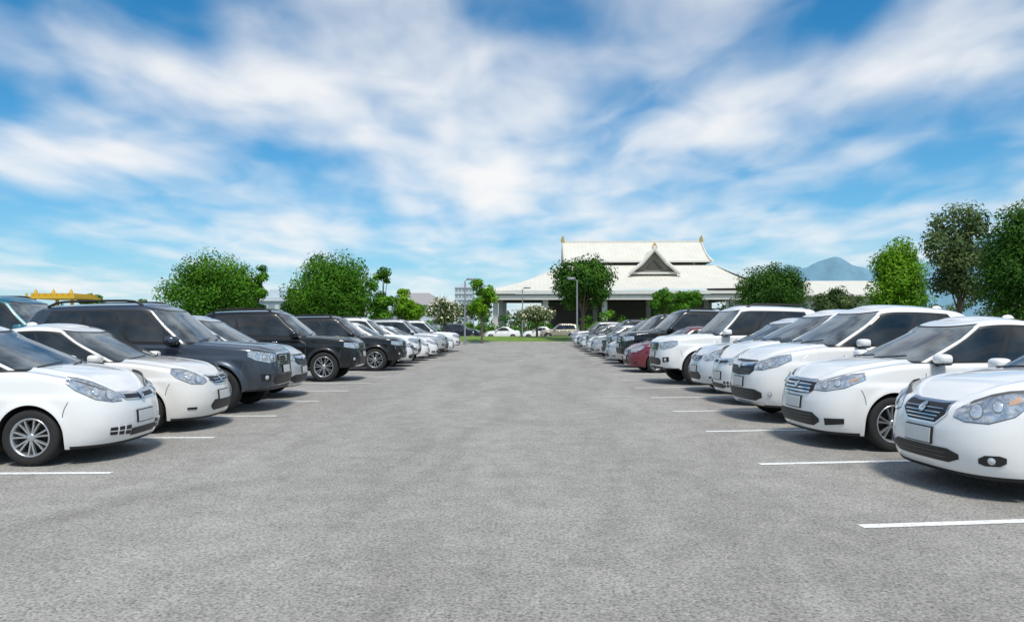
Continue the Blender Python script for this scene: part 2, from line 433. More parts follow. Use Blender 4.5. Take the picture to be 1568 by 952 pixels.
SED = dict(L=4.42, w=0.845, rw=0.305, xw=(-0.84, -3.42), sill=0.20, chin=0.17, af=0.70, pf=2.8,
    sh=[(0, 0.755), (-0.2, 0.82), (-0.6, 0.905), (-1.15, 0.965), (-2.2, 0.975), (-3.4, 1.0), (-4.1, 1.01), (-4.42, 0.965)],
    If=[(0.15, .10), (0.25, 0.03), (0.40, 0.0), (0.52, 0.010), (0.62, 0.035), (0.74, 0.08), (0.85, 0.13)], Is=Is_lo, Ir=Ir_lo,
    gx=(-1.08, -1.98, -3.05, -3.92), H=1.47, wb=0.765, wt=0.575, belt=[(-0.9, 0.955), (-1.3, 0.955), (-2.2, 0.965), (-3.4, 1.0), (-4.1, 1.0)],
    pil=[(0.34, 0.385, T_), (0.76, 0.79, T_), (0.80, 1.01, P_)], rg=60, dropr=0.06, ws=2)
sed_almera = dict(SED, parts=[
    ('c', [(0, 0.565, 0.765), (0.20, 0.565, 0.765), (0.33, 0.66, 0.775)], 0.008, C_),
    ('c', [(0, 0.585, 0.745), (0.19, 0.585, 0.745), (0.295, 0.665, 0.757)], 0.016, T_)] +
    [('c', [(0, 0.605, 0.613), (0.20, 0.605, 0.613)], 0.022, C_), ('c', [(0, 0.635, 0.643), (0.225, 0.635, 0.643)], 0.022, C_), ('c', [(0, 0.665, 0.673), (0.25, 0.665, 0.673)], 0.022, C_), ('c', [(0, 0.70, 0.708), (0.275, 0.70, 0.708)], 0.022, C_)] + [
    ('dc', 0.70, 0.045, 0.03, C_),
    ('p', [(0.40, 0.655, 0.70), (0.52, 0.625, 0.785), (0.72, 0.625, 0.84), (0.92, 0.69, 0.875), (1.06, 0.80, 0.885)], 0.006, L_),
    ('d', 0.61, 0.71, 0.055, 0.012, PJ), ('d', 0.79, 0.76, 0.042, 0.012, PJ), ('p', [(0.88, 0.77, 0.80), (0.98, 0.80, 0.85)], 0.010, AM),
    ('c', [(0, 0.27, 0.385), (0.36, 0.27, 0.385), (0.47, 0.31, 0.35)], 0.008, T_)] + bars(0.34, [0.31, 0.345], 0.004, SM, 0.012) + [
    ('p', [(0.64, 0.30, 0.34), (0.69, 0.285, 0.37), (0.80, 0.29, 0.375), (0.85, 0.32, 0.36)], 0.008, T_), ('d', 0.74, 0.33, 0.028, 0.014, PJ),
    ] + plate(0.47))
sed_city = dict(SED, gx=(-1.0, -1.98, -3.1, -3.95), ws=0, parts=[
    ('c', [(0, 0.60, 0.77), (0.32, 0.61, 0.77), (0.40, 0.65, 0.76)], 0.008, T_)] +
    bars(0.34, [0.63, 0.67, 0.71], 0.010, C_, 0.018) + [('c', [(0, 0.745, 0.775), (0.39, 0.74, 0.765)], 0.02, C_), ('dc', 0.70, 0.040, 0.03, C_),
    ('p', [(0.41, 0.66, 0.755), (0.6, 0.655, 0.79), (0.85, 0.70, 0.835), (1.10, 0.80, 0.865)], 0.006, L_),
    ('d', 0.58, 0.72, 0.042, 0.012, PJ), ('d', 0.76, 0.75, 0.038, 0.012, PJ), ('p', [(0.90, 0.755, 0.785), (1.02, 0.80, 0.825)], 0.010, AM),
    ('c', [(0, 0.25, 0.40), (0.42, 0.25, 0.40), (0.52, 0.30, 0.34)], 0.008, T_)] + bars(0.40, [0.29, 0.33, 0.37], 0.005, SM, 0.012) + [
    ('p', [(0.60, 0.27, 0.35), (0.84, 0.30, 0.36)], 0.008, T_)] + plate(0.50))
sed_vios = dict(SED, L=4.3, ws=2, gx=(-1.02, -1.95, -3.0, -3.8), parts=[
    ('c', [(0, 0.625, 0.755), (0.22, 0.635, 0.765), (0.36, 0.70, 0.78)], 0.010, C_),
    ('c', [(0, 0.64, 0.74), (0.21, 0.65, 0.75), (0.32, 0.705, 0.768)], 0.016, T_)] + bars(0.24, [0.67, 0.71], 0.006, C_, 0.024) + [
    ('dc', 0.71, 0.042, 0.03, C_),
    ('p', [(0.42, 0.69, 0.75), (0.54, 0.655, 0.80), (0.74, 0.67, 0.85), (0.96, 0.76, 0.88), (1.04, 0.83, 0.88)], 0.006, L_),
    ('d', 0.60, 0.725, 0.048, 0.012, PJ), ('d', 0.77, 0.765, 0.04, 0.012, PJ),
    ('c', [(0, 0.27, 0.42), (0.30, 0.27, 0.42), (0.38, 0.32, 0.36)], 0.008, T_), ('p', [(0.66, 0.31, 0.345), (0.80, 0.315, 0.345)], 0.008, T_),
    ] + plate(0.48))
HAT = dict(SED, L=3.90, xw=(-0.83, -3.33), rw=0.305, af=0.68,
    sh=[(0, 0.745), (-0.2, 0.835), (-0.55, 0.935), (-1.0, 1.00), (-2.2, 1.01), (-3.4, 1.05), (-3.9, 1.03)],
    gx=(-0.80, -1.85, -3.45, -3.86), H=1.525, wb=0.77, wt=0.60, belt=[(-0.7, 0.98), (-1.2, 0.995), (-2.2, 1.0), (-3.4, 1.04), (-3.9, 1.03)],
    pil=[(0.10, 0.125, T_), (0.36, 0.395, T_), (0.74, 0.78, T_), (0.95, 1.01, P_)], rg=62, dropr=0.08, bx=-1.98, mxo=0.62, ws=1, parts=[
    ('c', [(0, 0.645, 0.735), (0.34, 0.665, 0.755), (0.42, 0.71, 0.765)], 0.010, C_), ('c', [(0, 0.665, 0.71), (0.33, 0.68, 0.725)], 0.016, T_),
    ('dc', 0.69, 0.044, 0.026, C_),
    ('p', [(0.41, 0.66, 0.76), (0.56, 0.66, 0.82), (0.76, 0.70, 0.88), (0.98, 0.81, 0.93), (1.08, 0.89, 0.94)], 0.006, L_),
    ('d', 0.57, 0.73, 0.048, 0.012, PJ), ('d', 0.74, 0.78, 0.043, 0.012, PJ),
    ('p', [(0.30, 0.27, 0.375), (0.60, 0.295, 0.375)], 0.008, T_), ('c', [(0, 0.25, 0.33), (0.28, 0.25, 0.33)], 0.008, T_)] +
    [('p', [(0.395, 0.27, 0.385), (0.41, 0.27, 0.385)], 0.014, P_), ('p', [(0.495, 0.27, 0.385), (0.51, 0.27, 0.385)], 0.014, P_), ('p', [(0.30, 0.318, 0.328), (0.6, 0.33, 0.34)], 0.014, P_)] + plate(0.46))
CRO = dict(HAT, L=4.3, w=0.885, rw=0.335, xw=(-0.88, -3.49), sill=0.26, chin=0.22, af=0.74,
    sh=[(0, 0.84), (-0.2, 0.915), (-0.6, 0.995), (-1.1, 1.045), (-2.2, 1.06), (-3.5, 1.11), (-4.3, 1.07)],
    If=[(0.2, .12), (0.32, 0.03), (0.48, 0.0), (0.62, 0.01), (0.72, 0.035), (0.82, 0.07), (0.95, 0.12)],
    Is=[(0.2, .05), (0.35, 0.03), (0.5, 0.012), (0.68, 0.004), (0.81, 0.0), (0.845, 0.02), (1.0, 0.03), (1.15, 0.06)],
    Ir=[(0.2, .12), (0.4, 0.02), (0.6, 0.0), (0.8, 0.02), (1.0, 0.06), (1.2, 0.12)],
    gx=(-0.98, -1.92, -3.55, -4.18), H=1.61, wb=0.80, wt=0.61, belt=[(-0.8, 1.03), (-1.2, 1.04), (-2.2, 1.05), (-3.4, 1.10), (-4.3, 1.06)],
    pil=[(0.36, 0.395, T_), (0.73, 0.80, T_), (0.84, 1.01, P_)], bx=-2.2, clad=False, ws=1, rails=None, parts=[
    ('c', [(0, 0.64, 0.86), (0.36, 0.66, 0.86), (0.46, 0.72, 0.85)], 0.008, T_), ('c', [(0, 0.77, 0.825), (0.44, 0.785, 0.84)], 0.02, C_)] +
    bars(0.36, [0.68, 0.72], 0.006, SM, 0.016) + [('dc', 0.78, 0.045, 0.032, C_),
    ('p', [(0.44, 0.735, 0.84), (0.65, 0.735, 0.875), (0.9, 0.79, 0.925), (1.12, 0.88, 0.955)], 0.006, L_), ('d', 0.60, 0.79, 0.042, 0.012, PJ), ('d', 0.77, 0.815, 0.038, 0.012, PJ),
    ('c', [(0, 0.30, 0.46), (0.5, 0.30, 0.46), (0.64, 0.35, 0.42)], 0.008, T_), ('c', [(0, 0.235, 0.28), (0.66, 0.24, 0.28)], 0.010, C_),
    ('d', 0.78, 0.40, 0.03, 0.012, PJ)] + bars(0.48, [0.34, 0.38, 0.42], 0.005, SM, 0.012) + plate(0.55))
SUV = dict(HAT, L=4.75, w=0.92, rw=0.385, xw=(-0.93, -3.72), sill=0.40, chin=0.36, af=0.66, pf=3.2, rn=0.08,
    sh=[(0, 1.02), (-0.20, 1.065), (-0.6, 1.10), (-1.25, 1.14), (-2.2, 1.15), (-3.6, 1.175), (-4.75, 1.155)],
    If=[(0.3, .14), (0.45, 0.03), (0.60, 0.0), (0.72, 0.01), (0.85, 0.03), (1.0, 0.05), (1.1, 0.07)],
    Is=[(0.35, .05), (0.5, 0.035), (0.65, 0.012), (0.8, 0.004), (0.92, 0.0), (0.955, 0.018), (1.1, 0.03), (1.2, 0.05)],
    Ir=[(0.3, .08), (0.5, 0.0), (0.7, 0.0), (0.9, 0.01), (1.1, 0.04), (1.3, 0.1)],
    gx=(-1.28, -2.0, -4.25, -4.66), H=1.82, wb=0.835, wt=0.67, belt=[(-1.0, 1.12), (-1.4, 1.135), (-2.2, 1.145), (-3.6, 1.17), (-4.75, 1.155)],
    pil=[(0.27, 0.305, T_), (0.56, 0.60, T_), (0.92, 1.01, P_)], dropr=0.05, bx=-2.42, flare=0.05, mxo=0.40, ws=3, tw=0.26, hm=C_, rails=T_, crown=0.05, ms=1.25, parts=[
    ('c', [(0, 0.80, 1.0), (0.34, 0.80, 1.0), (0.44, 0.86, 0.99)], 0.010, C_), ('c', [(0, 0.825, 0.975), (0.33, 0.825, 0.975), (0.40, 0.87, 0.97)], 0.018, T_)] +
    bars(0.37, [0.86, 0.90, 0.94], 0.010, C_, 0.028) + [('dc', 0.90, 0.055, 0.04, C_),
    ('p', [(0.48, 0.85, 0.98), (0.70, 0.83, 1.0), (0.95, 0.88, 1.03), (1.10, 0.95, 1.03)], 0.008, L_), ('d', 0.62, 0.915, 0.05, 0.014, PJ), ('d', 0.80, 0.93, 0.043, 0.014, PJ),
    ('c', [(0, 0.45, 0.62), (0.46, 0.45, 0.62), (0.56, 0.50, 0.58)], 0.008, T_), ('p', [(0.66, 0.52, 0.64), (0.86, 0.54, 0.65)], 0.008, T_), ('d', 0.76, 0.585, 0.036, 0.018, PJ),
    ('c', [(0, 0.37, 0.41), (0.6, 0.38, 0.41)], 0.012, SM)] + plate(0.71))
EVE = dict(SUV, gx=(-1.32, -2.1, -4.3, -4.68), ws=1, rails=TY, clad=True)
EVE['parts'] = [('c', [(0, 0.78, 1.0), (0.36, 0.78, 1.0), (0.46, 0.84, 0.98)], 0.012, T_)] + bars(0.42, [0.85, 0.93], 0.02, C_, 0.022) + [
    ('dc', 0.89, 0.055, 0.04, C_), ('p', [(0.48, 0.86, 0.98), (0.75, 0.85, 1.0), (1.08, 0.90, 1.01)], 0.008, L_), ('d', 0.66, 0.92, 0.042, 0.014, PJ),
    ('c', [(0, 0.44, 0.62), (0.55, 0.44, 0.62)], 0.010, T_), ('p', [(0.66, 0.50, 0.66), (0.9, 0.54, 0.66)], 0.008, T_), ('d', 0.78, 0.58, 0.036, 0.018, PJ),
    ('c', [(0, 0.37, 0.42), (0.66, 0.38, 0.42)], 0.014, L_)] + plate(0.70)

CACHE = {}
TYPES = dict(almera=sed_almera, city=sed_city, vios=sed_vios, hatch=HAT, cross=CRO, suv=SUV, eve=EVE)
MESHN = dict(almera='sedan_a', city='sedan_b', vios='sedan_c', hatch='hatchback', cross='crossover', suv='suv_a', eve='suv_b')
NAMES = dict(almera='parked_sedan', city='parked_sedan', vios='parked_sedan', hatch='parked_hatchback', cross='parked_crossover', suv='parked_suv', eve='parked_suv')
def car(kind, pm, x, y, deg, sc=1.0):
    key = (kind, pm.name)
    if key not in CACHE: CACHE[key] = build_car(MESHN[kind]+'_'+pm.name, TYPES[kind], pm)
    return put(NAMES[kind], CACHE[key], (x, y, 0.008), radians(deg), sc)

# ---------------------------------------------------------------- camera
cam = bpy.data.cameras.new('camera'); co = bpy.data.objects.new('camera', cam); COL.objects.link(co)
cam.lens = 25.9; cam.sensor_width = 36; cam.clip_end = 20000; cam.clip_start = 0.05
co.location = (0, 0, 1.5); co.rotation_euler = (radians(90+1.22), 0, radians(1.78)); scene.camera = co

# ---------------------------------------------------------------- cars
RA = 180+6
car('almera', WHITE, 3.60, 7.05, RA, (1, 1, 1.07))
car('city', WHITE, 3.36, 9.70, RA, (1, 1, 1.08))
car('cross', WHITE, 3.32, 12.15, RA, (1, 1, 1.12))
car('hatch', WHITE, 3.60, 14.7, RA, (1.05, 1, 1.17))
car('vios', BLUEW, 3.65, 17.1, RA, (1, 1, 1.12))
car('suv', WHITE, 3.15, 19.8, RA, (1, 1, 1.10))
car('vios', MAROON, 3.0, 24.7, RA)
car('eve', BLACK, 3.10, 27.6, RA, (1, 1, 1.14))
car('vios', SILVER, 2.9, 30.2, RA)
car('suv', BLACK, 3.2, 32.6, RA, (1, 1, 1.08))
car('cross', BLACK, 3.2, 35.1, RA, (1, 1, 1.12))
far = [('almera', SILVER), ('hatch', WHITE), ('suv', BLACK), ('city', WHITE), ('vios', WHITE), ('cross', SILVER), ('hatch', WHITE), ('city', WHITE), ('suv', SILVER)]
for i, (k, m) in enumerate(far): car(k, m, 2.9+random.uniform(-.15, .2), 37.6+2.5*i, RA)
LA = 3.4
car('hatch', WHITE, -4.62, 8.62, LA)
car('vios', PEARL, -4.70, 11.0, LA, (1, 1, 1.02))
car('suv', GREY, -4.60, 13.5, LA, (1, 1, 1.03))
car('cross', SILVER, -5.0, 15.85, LA, (1, 1, 1.05))
car('eve', BLACK, -4.85, 20.8, LA, (1, 1, 1.05))
car('eve', BLACK, -4.5, 25.6, LA)
for i, (k, m) in enumerate([('cross', WHITE), ('suv', WHITE), ('hatch', WHITE), ('city', WHITE), ('suv', SILVER), ('cross', BLACK), ('vios', WHITE), ('suv', WHITE)]):
    car(k, m, -4.6+random.uniform(-.15, .15), 28.0+2.41*i, LA)
car('suv', TEAL, -10.2, 18.3, LA, 1.2)
car('suv', DARKB, -6.4, 87, 0); car('vios', WHITE, -6.0, 87, 180); car('city', WHITE, -1.6, 87.5, 180); car('eve', GOLD, 0.6, 87, 180)

# ---------------------------------------------------------------- ground
def sheet(name, pts, z, mat):
    me = bpy.data.meshes.new(name); me.from_pydata([(x, y, z) for x, y in pts], [], [tuple(range(len(pts)))]); me.materials.append(mat)
    return put(name, me)
def asphalt():
    m, nt, b = nmat('asphalt'); tc = N(nt, 'ShaderNodeTexCoord'); v = tc.outputs['Object']
    mp = N(nt, 'ShaderNodeMapping'); mp.inputs['Scale'].default_value = (1.5, 0.42, 1); nt.links.new(v, mp.inputs[0])
    n1 = noise(nt, 0.5, 7, 0.65, mp.outputs[0], 0.8); n2 = noise(nt, 46, 6, 0.75, v); n3 = noise(nt, 2.6, 7, 0.75, v, 0.3)
    vo = N(nt, 'ShaderNodeTexVoronoi'); vo.inputs['Scale'].default_value = 75; nt.links.new(v, vo.inputs['Vector'])
    v2 = N(nt, 'ShaderNodeTexVoronoi'); v2.inputs['Scale'].default_value = 21; nt.links.new(v, v2.inputs['Vector'])
    r1 = ramp(nt, n1.outputs['Fac'], [(0.34, (0.262, 0.248, 0.226)), (0.5, (0.312, 0.296, 0.272)), (0.66, (0.352, 0.334, 0.308))])
    r2 = ramp(nt, n2.outputs['Fac'], [(0.36, (0.42, 0.42, 0.41)), (0.48, (0.95, 0.95, 0.95)), (0.66, (1.38, 1.38, 1.36))])
    r3 = ramp(nt, n3.outputs['Fac'], [(0.33, (0.82, 0.82, 0.82)), (0.67, (1.11, 1.11, 1.11))])
    rv = ramp(nt, vo.outputs['Color'], [(0.0, (0.62, 0.62, 0.62)), (0.3, (0.95, 0.95, 0.95)), (1.0, (1.22, 1.22, 1.22))])
    rp = ramp(nt, v2.outputs['Distance'], [(0.05, (0.42, 0.42, 0.41)), (0.15, (1, 1, 1))])
    cur = r1.outputs[0]
    for r in (r2, r3, rv, rp):
        mx = N(nt, 'ShaderNodeMixRGB', blend_type='MULTIPLY'); mx.inputs[0].default_value = 1
        nt.links.new(cur, mx.inputs[1]); nt.links.new(r.outputs[0], mx.inputs[2]); cur = mx.outputs[0]
    nt.links.new(cur, b.inputs['Base Color']); b.inputs['Roughness'].default_value = 0.9
    bp = N(nt, 'ShaderNodeBump'); bp.inputs['Strength'].default_value = 0.8; bp.inputs['Distance'].default_value = 0.009
    ad = N(nt, 'ShaderNodeMath', operation='SUBTRACT'); nt.links.new(n2.outputs['Fac'], ad.inputs[0])
    sc = N(nt, 'ShaderNodeMath', operation='MULTIPLY'); sc.inputs[1].default_value = 0.4; nt.links.new(vo.outputs['Distance'], sc.inputs[0]); nt.links.new(sc.outputs[0], ad.inputs[1])
    nt.links.new(ad.outputs[0], bp.inputs['Height']); nt.links.new(bp.outputs[0], b.inputs['Normal'])
    return m
ASPH = asphalt()
def grassmat(name, c0, c1, sc=1.5):
    m, nt, b = nmat(name); tc = N(nt, 'ShaderNodeTexCoord')
    n = noise(nt, sc, 8, 0.7, tc.outputs['Object'])
    r = ramp(nt, n.outputs['Fac'], [(0.3, c0), (0.7, c1)]); nt.links.new(r.outputs[0], b.inputs['Base Color']); b.inputs['Roughness'].default_value = 0.9
    return m
GRASS = grassmat('grass', (0.08, 0.15, 0.015), (0.18, 0.28, 0.03)); FIELD = grassmat('field', (0.07, 0.11, 0.03), (0.13, 0.16, 0.05), 0.3)
sheet('ground', [(-4000, -200), (4000, -200), (4000, 6000), (-4000, 6000)], 0, FIELD)
sheet('parking_lot', [(-70, -30), (90, -30), (90, 67.5), (-70, 67.5)], 0.004, ASPH)
sheet('cross_road', [(-120, 84.5), (140, 84.5), (140, 98), (-120, 98)], 0.004, ASPH)
def linemat():
    m, nt, b = nmat('line_paint'); tc = N(nt, 'ShaderNodeTexCoord'); n = noise(nt, 30, 6, 0.8, tc.outputs['Object'])
    r = ramp(nt, n.outputs['Fac'], [(0.37, (0.32, 0.31, 0.29)), (0.47, (0.80, 0.80, 0.78))]); nt.links.new(r.outputs[0], b.inputs['Base Color']); b.inputs['Roughness'].default_value = 0.7
    return m
LINE = linemat()
mb = MB()
def stripe(x, y, ang, ln, wd=0.10):
    d = np.array([cos(ang), sin(ang)]); n = np.array([-d[1], d[0]])*wd/2; p0 = np.array([x, y]); p1 = p0+d*ln
    V = [(*(p0-n), 0.008), (*(p1-n), 0.008), (*(p1+n), 0.008), (*(p0+n), 0.008)]; mb.add(V, [(0, 1, 2, 3)], 0)
for k in range(23): stripe(2.44, 5.63+2.5*k, radians(8.5), 5.0)
for k in range(-1, 17): stripe(-4.33, 7.44+2.41*k, radians(183.4), 5.0)
put('parking_lines', mb.mesh('parking_lines', [LINE]))
CONC = simple('kerb_concrete', (0.42, 0.41, 0.38), 0.85, var=0.15, nscale=3, bump=0.3)
mb = MB()
mb.box(-60, 75, 67.5, 67.75, 0.0, 0.14, 0); mb.box(-60, 75, 84.25, 84.5, 0.0, 0.14, 0)
xs_ = np.linspace(-60, 75, 60); ys_ = np.linspace(67.75, 84.25, 14)
Pg = np.array([[(x, y, 0.12+0.38*sin(pi*(y-67.75)/16.5)+0.03*random.random()) for y in ys_] for x in xs_]); mb.grid(Pg, 1)
put('grass_island', mb.mesh('grass_island', [CONC, GRASS]))

# ---------------------------------------------------------------- trees
def leafmat(name, dark, mid, light):
    m, nt, b = nmat(name); at = N(nt, 'ShaderNodeAttribute'); at.attribute_name = 'tint'
    r = ramp(nt, at.outputs['Fac'], [(0.05, dark), (0.5, mid), (0.95, light)])
    nt.links.new(r.outputs[0], b.inputs['Base Color']); b.inputs['Roughness'].default_value = 0.7
    b.inputs['IOR'].default_value = 1.3
    tr = N(nt, 'ShaderNodeBsdfTranslucent'); nt.links.new(r.outputs[0], tr.inputs[0])
    mx = N(nt, 'ShaderNodeMixShader'); mx.inputs[0].default_value = 0.25
    nt.links.new(b.outputs[0], mx.inputs[1]); nt.links.new(tr.outputs[0], mx.inputs[2])
    nt.links.new(mx.outputs[0], nt.nodes['Material Output'].inputs[0]); return m
LF = leafmat('leaf_green', (0.025, 0.09, 0.005), (0.062, 0.19, 0.010), (0.135, 0.32, 0.02))
LFL = leafmat('leaf_bright', (0.045, 0.14, 0.004), (0.11, 0.27, 0.008), (0.24, 0.42, 0.015))
LFD = leafmat('leaf_dark', (0.013, 0.053, 0.005), (0.036, 0.112, 0.009), (0.085, 0.20, 0.018))
LFG = leafmat('leaf_greygreen', (0.035, 0.065, 0.016), (0.08, 0.13, 0.04), (0.16, 0.22, 0.075))
BARK = simple('bark', (0.13, 0.10, 0.075), 0.9, var=0.3, nscale=8, bump=0.6)
FLOW = simple('white_blossom', (0.75, 0.68, 0.5), 0.6)

def leaves(cl, rad, n, size, flower=0.0, surfbias=0.45):
    wts = rad**2; wts = wts/wts.sum(); idx = rng.choice(len(cl), n, p=wts)
    d = rng.normal(size=(n, 3)); d /= np.linalg.norm(d, axis=1)[:, None]
    rr = rng.random(n)**surfbias
    c = cl[idx]+d*(rad[idx]*rr)[:, None]*np.array([1, 1, 0.8])
    nrm = d+rng.normal(size=(n, 3))*0.45+np.array([0, 0, 0.35]); nrm /= np.linalg.norm(nrm, axis=1)[:, None]
    u = np.cross(nrm, rng.normal(size=(n, 3))); u /= np.linalg.norm(u, axis=1)[:, None]; v = np.cross(nrm, u)
    s = size*(0.6+0.8*rng.random(n))[:, None]
    V = np.stack([c-u*s, c-v*s*0.45, c+u*s, c+v*s*0.45], 1).reshape(-1, 3)
    ct = rng.random(len(cl)); t = np.clip(0.1+0.55*ct[idx]+0.3*rng.random(n), 0, 1)
    return V, t
def tree(name, x, y, h, wd, zb, lm, n=9000, size=0.11, nc=55, shape='round', trunk=0.14, cr=0.2, sparse=False, flower=0):
    rx = wd/2; rc0 = rx*cr*1.7
    cl = []; rad = []
    while len(cl) < nc:
        q = rng.normal(size=3); q /= np.linalg.norm(q); rr = rng.random()**0.45
        r_ = rc0*(0.6+0.7*rng.random())
        zz = q[2]*rr; hz = (h-zb)/2
        fx = 1.0
        if shape == 'cone': t = (zz+1)/2; fx = (1.12-t*0.85)
        px = q[0]*rr*(rx-r_*0.7)*fx; py = q[1]*rr*(rx-r_*0.7)*fx; pz = (zb+h)/2+zz*(hz-r_*0.6)
        if shape == 'dome' and zz < 0: px *= 1.15; py *= 1.15
        cl.append((px, py, pz)); rad.append(r_)
    cl = np.array(cl); rad = np.array(rad)
    V, t = leaves(cl, rad, n, size, surfbias=0.33 if not sparse else 0.5)
    mb = MB(); zt = zb+(h-zb)*0.5
    mb.tube([(0, 0, -0.05), (0.04*h*0.1, 0.02, zb*0.5), (0.03, -0.03, zb), (-0.03, 0.03, zt)], [trunk*1.35, trunk, trunk*0.85, trunk*0.45], 0)
    for i in rng.choice(nc, min(nc, 22), replace=False):
        e = cl[i]; z0 = zb*0.85+(zt-zb)*random.uniform(0, 0.7)
        m_ = np.array([e[0]*0.5, e[1]*0.5, z0+(e[2]-z0)*0.6]); mb.tube([(0, 0, z0), m_, e], [trunk*0.4, trunk*0.25, trunk*0.08], 0, 5, cap=False)
    nv = mb.n; mb.v.append(V); mb.n += len(V)
    nf = len(mb.f); q = np.arange(len(V)).reshape(-1, 4)+nv
    mb.f += [tuple(r) for r in q.tolist()]; mb.m += [1]*len(q); mb.s += [False]*len(q)
    if flower:
        F_, _ = leaves(cl+np.array([0, 0, 0.1]), rad*1.08, flower, size*0.9, surfbias=0.1)
        nv = mb.n; mb.v.append(F_); mb.n += len(F_); q2 = np.arange(len(F_)).reshape(-1, 4)+nv
        mb.f += [tuple(r) for r in q2.tolist()]; mb.m += [2]*len(q2); mb.s += [False]*len(q2)
    me = mb.mesh(name, [BARK, lm, FLOW]); at = me.attributes.new('tint', 'FLOAT', 'FACE')
    val = np.zeros(len(mb.f), np.float32); val[nf:nf+len(t)] = t; at.data.foreach_set('value', val)
    return put(name, me, (x, y, 0), random.uniform(0, 6))
tree('broadleaf_tree', -20.0, 45, 6.4, 5.9, 0.9, LF, 28000, 0.09, 110, 'dome')
tree('broadleaf_tree', -17.7, 46, 6.0, 2.2, 1.5, LF, 4500, 0.10, 30, sparse=True)
tree('broadleaf_tree', -13.7, 50, 6.9, 6.4, 0.9, LF, 28000, 0.10, 110, 'dome')
tree('broadleaf_tree', -17.0, 52, 4.4, 2.6, 1.0, LFD, 4500, 0.11, 30)
tree('broadleaf_tree', -10.6, 51, 5.9, 2.6, 1.2, LF, 5500, 0.11, 30, sparse=True)
tree('broadleaf_tree', -9.0, 52, 4.3, 2.8, 1.0, LFL, 5000, 0.11, 28, sparse=True)
tree('young_tree', -4.75, 66, 5.9, 3.2, 2.0, LFL, 3200, 0.15, 26, sparse=True, trunk=0.09)
tree('frangipani_tree', -8.9, 72, 4.4, 4.0, 1.6, LFG, 4500, 0.13, 35, 'dome', sparse=True, trunk=0.12, flower=1500)
tree('frangipani_tree', 0.2, 73, 3.7, 4.0, 1.7, LFG, 3500, 0.13, 30, 'dome', sparse=True, trunk=0.12, flower=1000)
tree('broadleaf_tree', 4.4, 68, 8.4, 6.6, 2.9, LFD, 13000, 0.15, 70, sparse=True, trunk=0.16)
tree('round_bush_tree', 10.5, 60, 5.0, 2.5, 1.5, LF, 6000, 0.10, 35); tree('round_bush_tree', 12.5, 61, 5.2, 2.9, 1.5, LF, 7000, 0.10, 35)
tree('round_bush_tree', 15.9, 50, 5.95, 5.2, 1.6, LFD, 22000, 0.09, 110, 'dome')
tree('broadleaf_tree', 24.3, 60, 4.9, 4.2, 1.5, LFG, 6000, 0.12, 35, sparse=True)
tree('broadleaf_tree', 20.4, 42, 6.8, 4.8, 1.2, LFL, 21000, 0.09, 90, 'cone')
tree('tall_tree', 26.0, 46, 9.5, 5.0, 2.5, LFG, 11000, 0.12, 60, sparse=True, trunk=0.16)
tree('conical_tree', 23.3, 36, 8.1, 5.2, 0.9, LFD, 34000, 0.08, 130, 'cone')
tree('broadleaf_tree', -40, 65, 4.9, 2.2, 2.0, LFL, 1800, 0.14, 18, sparse=True); tree('broadleaf_tree', -38, 70, 4.6, 2.6, 1.5, LFG, 3000, 0.14, 25)
cl = []; rad = []
for x in np.arange(-260, 300, 2.6):
    yy = 170+random.uniform(-12, 12); hh = 3.6+2.2*abs(sin(x*0.05)+0.6*sin(x*0.17+1))+random.uniform(0, 1.6)
    for q in range(3): cl.append((x+random.uniform(-1.5, 1.5), yy+random.uniform(-2, 2), hh*random.uniform(0.15, 0.85))); rad.append(random.uniform(1.4, 2.3))
V, t = leaves(np.array(cl), np.array(rad), 42000, 0.42, surfbias=0.33)
me = bpy.data.meshes.new('distant_trees'); me.from_pydata(V.tolist(), [], np.arange(len(V)).reshape(-1, 4).tolist()); me.materials.append(LFG)
at = me.attributes.new('tint', 'FLOAT', 'FACE'); at.data.foreach_set('value', t.astype(np.float32)); put('distant_trees', me)
cl = []; rad = []
for x in np.arange(-60, 80, 0.5):
    hh = 1.5+1.3*abs(sin(x*0.21)+0.5*sin(x*0.63+2))
    cl.append((x+random.uniform(-.3, .3), 100+random.uniform(-.4, .4), random.uniform(0.3, hh))); rad.append(random.uniform(0.6, 0.95))
V, t = leaves(np.array(cl), np.array(rad), 22000, 0.2)
me = bpy.data.meshes.new('hedge'); me.from_pydata(V.tolist(), [], np.arange(len(V)).reshape(-1, 4).tolist()); me.materials.append(LF)
at = me.attributes.new('tint', 'FLOAT', 'FACE'); at.data.foreach_set('value', t.astype(np.float32)); put('hedge', me)

# ---------------------------------------------------------------- hall
def roofmat():
    m, nt, b = nmat('roof_tiles'); tc = N(nt, 'ShaderNodeTexCoord'); wv = N(nt, 'ShaderNodeTexWave'); wv.bands_direction = 'X'
    wv.inputs['Scale'].default_value = 0.5; wv.inputs['Distortion'].default_value = 0.2; nt.links.new(tc.outputs['Object'], wv.inputs['Vector'])
    n = noise(nt, 0.5, 6, 0.65, tc.outputs['Object'])
    r = ramp(nt, n.outputs['Fac'], [(0.3, (0.59, 0.565, 0.49)), (0.7, (0.66, 0.64, 0.57))])
    r2 = ramp(nt, wv.outputs['Fac'], [(0.0, (0.95, 0.95, 0.95)), (0.4, (1, 1, 1))])
    mx = N(nt, 'ShaderNodeMixRGB', blend_type='MULTIPLY'); mx.inputs[0].default_value = 1; nt.links.new(r.outputs[0], mx.inputs[1]); nt.links.new(r2.outputs[0], mx.inputs[2])
    nt.links.new(mx.outputs[0], b.inputs['Base Color']); b.inputs['Roughness'].default_value = 0.8
    return m
